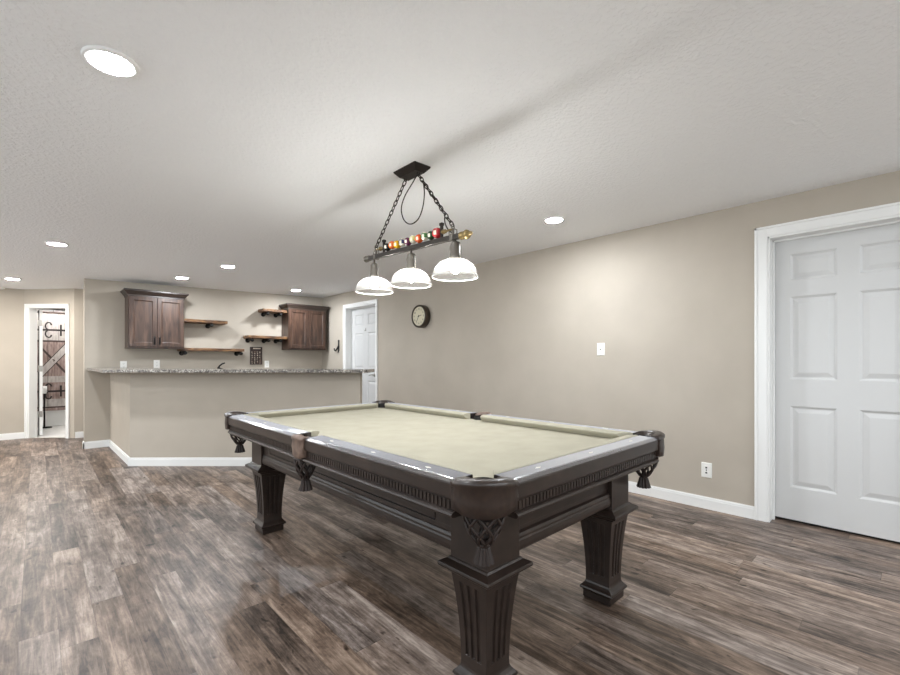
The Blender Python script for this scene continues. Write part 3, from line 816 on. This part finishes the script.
mb = MB(); mb.prism(bed_poly(), .738, .764); o = mb.build('playing_cloth', CLOTH, pt); o['label'] = 'khaki cloth bed'
mb = MB(); mb.box(TX0+.17, TX1-.17, TY0+.17, TY1-.17, .66, .7375); mb.build('bed_frame', ESP, pt)

# six rails, each with cushion; sights are inlaid in the wood
def rail(side, a0, a1, m0, m1, nm=3):
    """side L/R/N/F, from a0 to a1 along it; m0/m1 mitre the cushion ends"""
    if side == 'L': mp = lambda u, v, d: (TX0+d, u, v)
    if side == 'R': mp = lambda u, v, d: (TX1-d, u, v)
    if side == 'N': mp = lambda u, v, d: (u, TY0+d, v)
    if side == 'F': mp = lambda u, v, d: (u, TY1-d, v)
    mb = MB()
    prof = [(.012, .738), (.003, .741), (0, .746), (0, .788), (.002, .792), (.016, .799), (.022, .8005), (.088, .802), (.093, .799), (.093, .738)]
    mb.loft([[mp(a0, v, d) for d, v in prof], [mp(a1, v, d) for d, v in prof]], mis=[2, 2, 2, 2, 0, 0, 0, 2, 2, 2])
    for i in range(nm):
        u = a0+(a1-a0)*(i+.5+ (0))/nm
        s, w = .016, .007
        mb.loft([[mp(u-s, .8015, .05), mp(u, .8015, .05-w), mp(u+s, .8015, .05), mp(u, .8015, .05+w)], [mp(u-s, .8026, .05), mp(u, .8026, .05-w), mp(u+s, .8026, .05), mp(u, .8026, .05+w)]], 1)
    r = mb.build('rail', [LACQ, SIGHT, ESP], pt)
    cp = [(.0935, .8015), (.100, .8045), (.130, .803), (.142, .799), (.145, .795), (.143, .789), (.122, .7655), (.0935, .7645)]
    n = 2
    mb = MB(); k0 = lambda d: a0+max(0, d-.0935)*m0; k1 = lambda d: a1-max(0, d-.0935)*m1
    mb.loft([[mp(k0(d), v, d) for d, v in cp], [mp(k1(d), v, d) for d, v in cp]])
    c = mb.build('cushion', CLOTH, r); c['label'] = 'khaki cushion'
PC, PS = .140, .062
for s_ in 'LR':
    rail(s_, TY0+PC, TCY-PS, 1.1, .3); rail(s_, TCY+PS, TY1-PC, .3, 1.1)
for s_ in 'NF':
    rail(s_, TX0+PC, TX1-PC, 1.1, 1.1)

# dentil frieze with its ledge under each rail
def frieze(side):
    if side == 'L': mp, a0, a1 = (lambda u, v, d: (TX0+d, u, v)), TY0+.012, TY1-.012
    if side == 'R': mp, a0, a1 = (lambda u, v, d: (TX1-d, u, v)), TY0+.012, TY1-.012
    if side == 'N': mp, a0, a1 = (lambda u, v, d: (u, TY0+d, v)), TX0+.178, TX1-.178
    if side == 'F': mp, a0, a1 = (lambda u, v, d: (u, TY1-d, v)), TX0+.178, TX1-.178
    long_ = side in 'LR'
    parts = ((a0+.125, TCY-.05), (TCY+.05, a1-.125)) if long_ else ((a0-.04, a1+.04),)
    mb = MB()
    for p0, p1 in parts:
        mb.mbox(mp, p0, p1, .700, .741, .013, .06)
        led = [(.006, .704), (-.001, .700), (-.004, .694), (-.001, .688), (.008, .685), (.06, .685), (.06, .704)]
        mb.loft([[mp(p0, v, d) for d, v in led], [mp(p1, v, d) for d, v in led]])
        n = int((p1-p0)/.0185)
        for i in range(n):
            u = p0+(p1-p0)*(i+.5)/n
            mb.mbox(mp, u-.0058, u+.0058, .707, .733, .0098, .014)
    # soffit board back to the apron
    e0, e1 = (TY0+.19, TY1-.19) if long_ else (TX0+.02+.15, TX1-.02-.15)
    mb.mbox(mp, e0, e1, .690, .737, .055, .172)
    mb.build('frieze', [ESP], pt)
for s_ in 'LRNF': frieze(s_)

# leather pockets with net and tassel
def net(cx, cy, zt0, r0, parent, sq=1.0):
    mb = MB()
    H = .098; K = 7
    def P(k, t, sgn):
        a = 2*PI*(k/K) + sgn*t*2*PI/K*1.5
        r = r0*(1-.66*t**2)
        return (cx+r*math.cos(a), cy+r*math.sin(a), zt0-H*t)
    for k in range(K):
        for sgn in (1, -1):
            mb.tube([P(k, t/8, sgn) for t in range(9)], .0052, 6)
    for t in (0, 1):
        r = r0*(1-.66*t**2)
        mb.tube([(cx+r*math.cos(2*PI*i/16), cy+r*math.sin(2*PI*i/16), zt0-H*t) for i in range(16)], .0055, 6, closed=True)
    nt_ = mb.build('net', NETM, parent)
    mb = MB(); zb = zt0-H
    mb.ball((cx, cy, zb-.006), .017, n=12)
    mb.lathe([(.012, zb-.004), (.021, zb-.014), (.025, zb-.030), (.032, zb-.052), (.034, zb-.058), (.004, zb-.054)], (cx, cy, 0), 24, wob=lambda i: 1 if i % 2 else .80, smooth=False)
    mb.build('tassel', NETM, parent)
def leather(outer, inner, inner_low, zb, ztop, worn=False, crown=.010):
    """C-shaped leather shield between an outer and an inner path (same count)"""
    mb = MB(); n = len(outer)
    def mixp(a, b, t): return (a[0]+(b[0]-a[0])*t, a[1]+(b[1]-a[1])*t)
    rings = []
    for i in range(n):
        o_, i_ = outer[i], inner[i]
        s = math.sin(PI*i/(n-1)); zt1 = ztop+crown*s; zbb = zb+.012*(1-s)
        d = Vector((o_[0]-i_[0], o_[1]-i_[1])).normalized()
        q = [(*mixp(o_, i_, .25), zbb), (o_[0], o_[1], zbb+.004), (o_[0]+d.x*.004, o_[1]+d.y*.004, zbb+.045), (o_[0], o_[1], zt1-.024), (o_[0]+d.x*.006, o_[1]+d.y*.006, zt1-.018), (o_[0]+d.x*.005, o_[1]+d.y*.005, zt1-.007), (*mixp(o_, i_, .18), zt1), (*mixp(o_, i_, .7), zt1-.001), (*i_, zt1-.008), (*i_, zbb+.02), (*mixp(o_, i_, .55), zbb)]
        rings.append(q)
    mb.loft(rings, smooth=True)
    return mb
def pocket_corner(sx, sy):
    kx = TX0 if sx > 0 else TX1; ky = TY0 if sy > 0 else TY1
    W = lambda p: (kx+sx*p[0], ky+sy*p[1])
    r = .098
    out = [(-.001, .139), (-.002, .122), (-.003, .105)] + [(r+(r+.003)*math.cos(math.radians(a)), r+(r+.003)*math.sin(math.radians(a))) for a in range(180, 271, 10)] + [(.105, -.003), (.122, -.002), (.139, -.001)]
    n = len(out)
    inn = [(HC+.050*math.cos(math.radians(a)), HC+.050*math.sin(math.radians(a))) for a in [105+240*i/(n-1) for i in range(n)]]
    mb = leather([W(p) for p in out], [W(p) for p in inn], None, 0.700, .805, crown=.011)
    p = mb.build('pocket', LEATHER, pt); p['label'] = 'dark leather corner pocket'
    # black liner of the hole
    mb = MB(); c = W((HC, HC))
    mb.lathe([(.0495, .79), (.0495, .70), (.045, .682), (.002, .680)], (c[0], c[1], 0), 24)
    mb.build('liner', LINER, p)
    c2 = W((.088, .088)); net(c2[0], c2[1], .700, .062, p)
def pocket_side(sx):
    kx = TX0 if sx > 0 else TX1
    W = lambda p: (kx+sx*p[0], TCY+p[1])
    out = [(-.004, .061), (-.009, .050), (-.013, .036), (-.015, .018), (-.016, 0), (-.015, -.018), (-.013, -.036), (-.009, -.050), (-.004, -.061)]
    n = len(out)
    inn = [(SO+.050*math.cos(math.radians(a)), .050*math.sin(math.radians(a))) for a in [105+150*i/(n-1) for i in range(n)]]
    inn[0] = (SO, .056); inn[-1] = (SO, -.056)
    mb = leather([W(p) for p in out], [W(p) for p in inn], None, .695, .801, crown=.008)
    p = mb.build('pocket', LEATHER_WORN, pt); p['label'] = 'worn brown leather side pocket'
    mb = MB(); c = W((SO, 0))
    mb.lathe([(.049, .785), (.049, .71), (.04, .69), (.002, .688)], (c[0], c[1], 0), 24); mb.build('liner', LINER, p)
    c2 = W((.034, 0)); net(c2[0], c2[1], .694, .050, p)
for sx in (1, -1):
    for sy in (1, -1): pocket_corner(sx, sy)
    pocket_side(sx)

# ------------------------------------------------------------------ pool table lamp
FX, FY = 1.575, 2.0
ztop = zc(FX)
lamp = empty('pool_table_lamp', (FX, FY, ztop), 'three-shade hanging lamp with coloured billiard balls on its bar, over the pool table', 'pendant lamp')
mb = MB(); rg = []
cyc = FY-.01
for hx_, hy_, dz in ((.058, .100, .002), (.058, .100, -.006), (.054, .096, -.012), (.034, .076, -.034), (.032, .074, -.036)):
    rg.append([(FX-hx_, cyc-hy_, ztop+dz), (FX+hx_, cyc-hy_, ztop+dz), (FX+hx_, cyc+hy_, ztop+dz), (FX-hx_, cyc+hy_, ztop+dz)])
mb.loft(rg)
for dy in (-.06, .06):
    mb.tube([(FX+.009*math.cos(2*PI*i/10), cyc+dy, ztop-.042+.010*math.sin(2*PI*i/10)) for i in range(10)], .003, 6, closed=True)
mb.build('canopy', BRONZE, lamp)
YL, YR = FY+.462, FY-.470                       # bar ends
zb = lambda y: 1.814 + (y-FY)*.033
hk = (FY+.355, FY-.355)
# main bar: square section plus end caps
mb = MB()
def sq(y, h): return [(FX-h, y, zb(y)-h), (FX+h, y, zb(y)-h), (FX+h, y, zb(y)+h), (FX-h, y, zb(y)+h)]
mb.loft([sq(YR+.06, .0135), sq(YL-.03, .0135)]); mb.build('bar', plain('smoked_bronze_bar', (74, 70, 66), .35, .75), lamp, bevel=.003)
mb = MB(); y = YR; z = zb(YR)
mb.lathe([(.002, -.025), (.008, -.022), (.011, -.014), (.008, -.006), (.018, 0), (.024, .012), (.020, .028), (.013, .034), (.020, .040), (.020, .056), (.015, .062)], (FX, YR, z), 18, axis='y', caps=True)
f = mb.build('finial', BRASS, lamp); f['label'] = 'brass knob on the bar end'
mb = MB()
mb.lathe([(.015, -.034), (.019, -.03), (.019, -.014), (.013, -.008), (.021, -.002), (.021, .012), (.012, .016), (.002, .017)], (FX, YL, zb(YL)), 18, axis='y', caps=True)
mb.build('finial', GUN, lamp)
# upper rod with the balls
zr = lambda y: zb(y)+.044
mb = MB(); mb.tube([(FX, y, zr(y)) for y in (hk[1]-.0, FY, hk[0])], .006, 10)
for s, y in ((1, hk[1]+.07), (-1, hk[0]-.05)):
    mb.lathe([(.004, -.018), (.012, -.012), (.007, -.004), (.014, .004), (.006, .018)], (FX, y, zr(y)), 14, axis='y', caps=True)
mb.build('rod', BRASS, lamp)
for y in (FY+.268, FY-.268):
    mb = MB(); mb.box(FX-.006, FX+.006, y-.009, y+.009, zb(y)+.012, zb(y)+.082, bev=.003); mb.box(FX-.010, FX+.010, y-.011, y+.011, zb(y)+.078, zb(y)+.094, bev=.003); mb.build('post', BRONZE, lamp)
balls = [((30, 30, 30), 'solid', 'black'), ((228, 112, 46), 'solid', 'orange'), ((232, 176, 34), 'solid', 'yellow'), ((58, 62, 104), 'stripe', 'blue striped'), ((102, 46, 76), 'solid', 'purple'),
         ((212, 204, 128), 'stripe', 'pale yellow striped'), ((226, 92, 40), 'solid', 'orange red'), ((74, 122, 62), 'stripe', 'green striped'), ((38, 70, 40), 'solid', 'dark green'), ((170, 40, 44), 'solid', 'red')]
ivory = plain('ivory_ball', (232, 226, 206), .15)
for i, (c, kind, nm) in enumerate(balls):
    y = FY+.232-i*.0515; zz = zr(y)+(.003 if i % 2 else -.002); r = .0245 if i != 9 else .029
    def fn(d, kind=kind):
        if d.dot(Vector((-.75, -.25, -.05)).normalized()) > .93: return 1
        if kind == 'stripe' and abs(d.z) > .5: return 1
        return 0
    mb = MB(); mb.ball((FX, y, zz), r, n=20, fn=fn)
    o = mb.build('billiard_ball', [plain('ball_'+nm.replace(' ', '_'), c, .15), ivory], lamp); o['label'] = nm + ' ball'
# chains
def chain(p, q):
    p, q = Vector(p), Vector(q); d = q-p; L = d.length; d.normalize(); n = round(L/.033)
    a = d.cross(Vector((1, 0, 0))).normalized(); b = d.cross(a)
    mb = MB()
    for i in range(n):
        c = p+d*(L*(i+.5)/n); w = a if i % 2 else b
        pts = []
        for k in range(14):
            t = 2*PI*k/14
            pts.append(c+d*(.0215*math.cos(t))*(1 if abs(math.cos(t)) < .9 else 1)+w*.0098*math.sin(t))
        mb.tube(pts, .0030, 6, closed=True)
    mb.build('chain', BRONZE, lamp)
for hy, dy in ((hk[0], .06), (hk[1], -.06)):
    chain((FX, cyc+dy, ztop-.048), (FX, hy, zb(hy)+.062))
# hangers clamping the bar
for hy in hk:
    mb = MB(); z = zb(hy)
    mb.tube([(FX+.010*math.cos(2*PI*i/12), hy, z+.058+.014*math.sin(2*PI*i/12)) for i in range(12)], .0032, 6, closed=True)
    mb.box(FX-.018, FX+.018, hy-.010, hy+.010, z-.018, z+.018, bev=.003); mb.box(FX-.004, FX+.004, hy-.006, hy+.006, z+.016, z+.048)
    for s in (1, -1):
        mb.tube([(FX, hy+s*.010, z+.045), (FX, hy+s*.028, z+.035), (FX, hy+s*.030, z+.02), (FX, hy+s*.02, z+.012)], .0035, 6)
    mb.build('hanger', GUN, lamp)
# cord: hangs in a loop from the canopy, then follows the chain to the bar
pts = [(FX, cyc-.062, ztop-.040)]
def bez(ps, n=24):
    out = []
    for i in range(n+1):
        t = i/n; p = [Vector(x) for x in ps]
        while len(p) > 1: p = [p[j].lerp(p[j+1], t) for j in range(len(p)-1)]
        out.append(tuple(p[0]))
    return out
A0 = (FX-.006, cyc-.062, ztop-.045)
kp = [A0, (FX-.010, 1.965, 2.185), (FX-.014, 2.035, 2.125), (FX-.016, 2.068, 2.06), (FX-.016, 2.05, 1.995), (FX-.016, 2.005, 1.955), (FX-.016, 1.955, 1.945), (FX-.015, 1.905, 1.965), (FX-.014, 1.872, 2.02), (FX-.012, 1.862, 2.09), (FX-.010, 1.872, 2.15)]
kp = [Vector(p) for p in kp]; loop1 = []
for i in range(len(kp)-1):
    p0, p1, p2, p3 = kp[max(i-1, 0)], kp[i], kp[i+1], kp[min(i+2, len(kp)-1)]
    for k in range(5):
        t = k/5; loop1.append(tuple(.5*((2*p1)+(p2-p0)*t+(2*p0-5*p1+4*p2-p3)*t*t+(3*p1-p0-3*p2+p3)*t**3)))
loop1.append(tuple(kp[-1]))
q0 = Vector((FX+.006, cyc-.07, ztop-.08)); q1 = Vector((FX+.006, hk[1], zb(hk[1])+.07))
follow = [tuple(q0.lerp(q1, t)+Vector((.006*math.sin(t*18), .006*math.cos(t*18)-.004, 0))) for t in [i/16 for i in range(1, 13)]]
end = bez([follow[-1], (FX-.004, hk[1]+.075, zb(hk[1])+.10), (FX, hk[1]+.05, zb(hk[1])+.055), (FX, hk[1]+.012, zb(hk[1])+.03)], 8)
mb = MB(); mb.tube(loop1, .0034, 8); mb.tube([loop1[-1], tuple(q0)] + follow + end[1:], .0034, 8); mb.build('cord', BRONZE, lamp)
# three shades with socket, arms, bulb
for k, y in enumerate((FY+.375, FY-.005, FY-.372)):
    z0 = 1.600 + (y-FY)*.012
    zbar = zb(y)
    mb = MB()
    mb.lathe([(.006, zbar-.014), (.006, z0+.186), (.012, z0+.184), (.022, z0+.176), (.025, z0+.168), (.025, z0+.112), (.030, z0+.104), (.030, z0+.090), (.020, z0+.085)], (FX, y, 0), 20, caps=True)
    for s in (1, -1):
        mb.tube(bez([(FX, y+s*.012, z0+.176), (FX, y+s*.050, z0+.180), (FX, y+s*.046, z0+.130), (FX, y+s*.034, z0+.082)], 10), .004, 6)
    sk = mb.build('socket', GUN, lamp)
    mb = MB(); prof_o = []
    for i in range(15):
        t = i/14; a = t*PI/2
        r = .026+(.118-.026)*math.sin(a)**.9; h_ = z0+.088*math.cos(a)**1.05
        prof_o.append((r, h_))
    prof_i = [(r-.003, h_-.002) for r, h_ in prof_o][::-1]
    mb.lathe(prof_o, (FX, y, 0), 40)
    sh = mb.build('shade', SHADE, lamp); sh['label'] = 'domed glass shade, crown frosted to imitate bulb glare'
    mb = MB(); mb.tube([(FX+.119*math.cos(2*PI*i/48), y+.119*math.sin(2*PI*i/48), z0-.001) for i in range(48)], .0027, 8, closed=True); mb.build('rim', RIMW, sh)
    mb = MB(); mb.ball((FX, y, z0+.046), .024, sc=(1, 1, 1.25)); mb.build('bulb', BULB, lamp)

# ------------------------------------------------------------------ camera, world, view
cam = bpy.data.cameras.new('camera'); co = bpy.data.objects.new('camera', cam); COL.objects.link(co)
co.location = (0, 0, 1.16); co.rotation_euler = (PI/2, 0, -math.radians(43.37))
cam.sensor_width = 36; cam.lens = 436.5/900*36; cam.shift_y = (360.8-337.5)/900; cam.clip_start = .02
scn.camera = co
w = bpy.data.worlds.new('world'); scn.world = w; w.use_nodes = True
w.node_tree.nodes['Background'].inputs[0].default_value = (.88, .95, 1.0, 1); w.node_tree.nodes['Background'].inputs[1].default_value = 2.1
# portals in the two openings guide sampling of the added fill light
for nm, loc, rot, sx, sy in (('fill_portal', (-2.71, 3.4, 1.43), (0, -PI/2, 0), 1.26, 10.6), ('fill_portal', (.6, -2.71, 1.43), (PI/2, 0, 0), 5.4, 1.26)):
    ld = bpy.data.lights.new(nm, 'AREA'); ld.shape = 'RECTANGLE'; ld.size = sx; ld.size_y = sy; ld.cycles.is_portal = True
    lo = bpy.data.objects.new(nm, ld); COL.objects.link(lo); lo.location = loc; lo.rotation_euler = rot
vs = scn.view_settings; vs.view_transform = 'Standard'; vs.look = 'None'; vs.gamma = 1; vs.use_curve_mapping = False; vs.exposure = 0.5
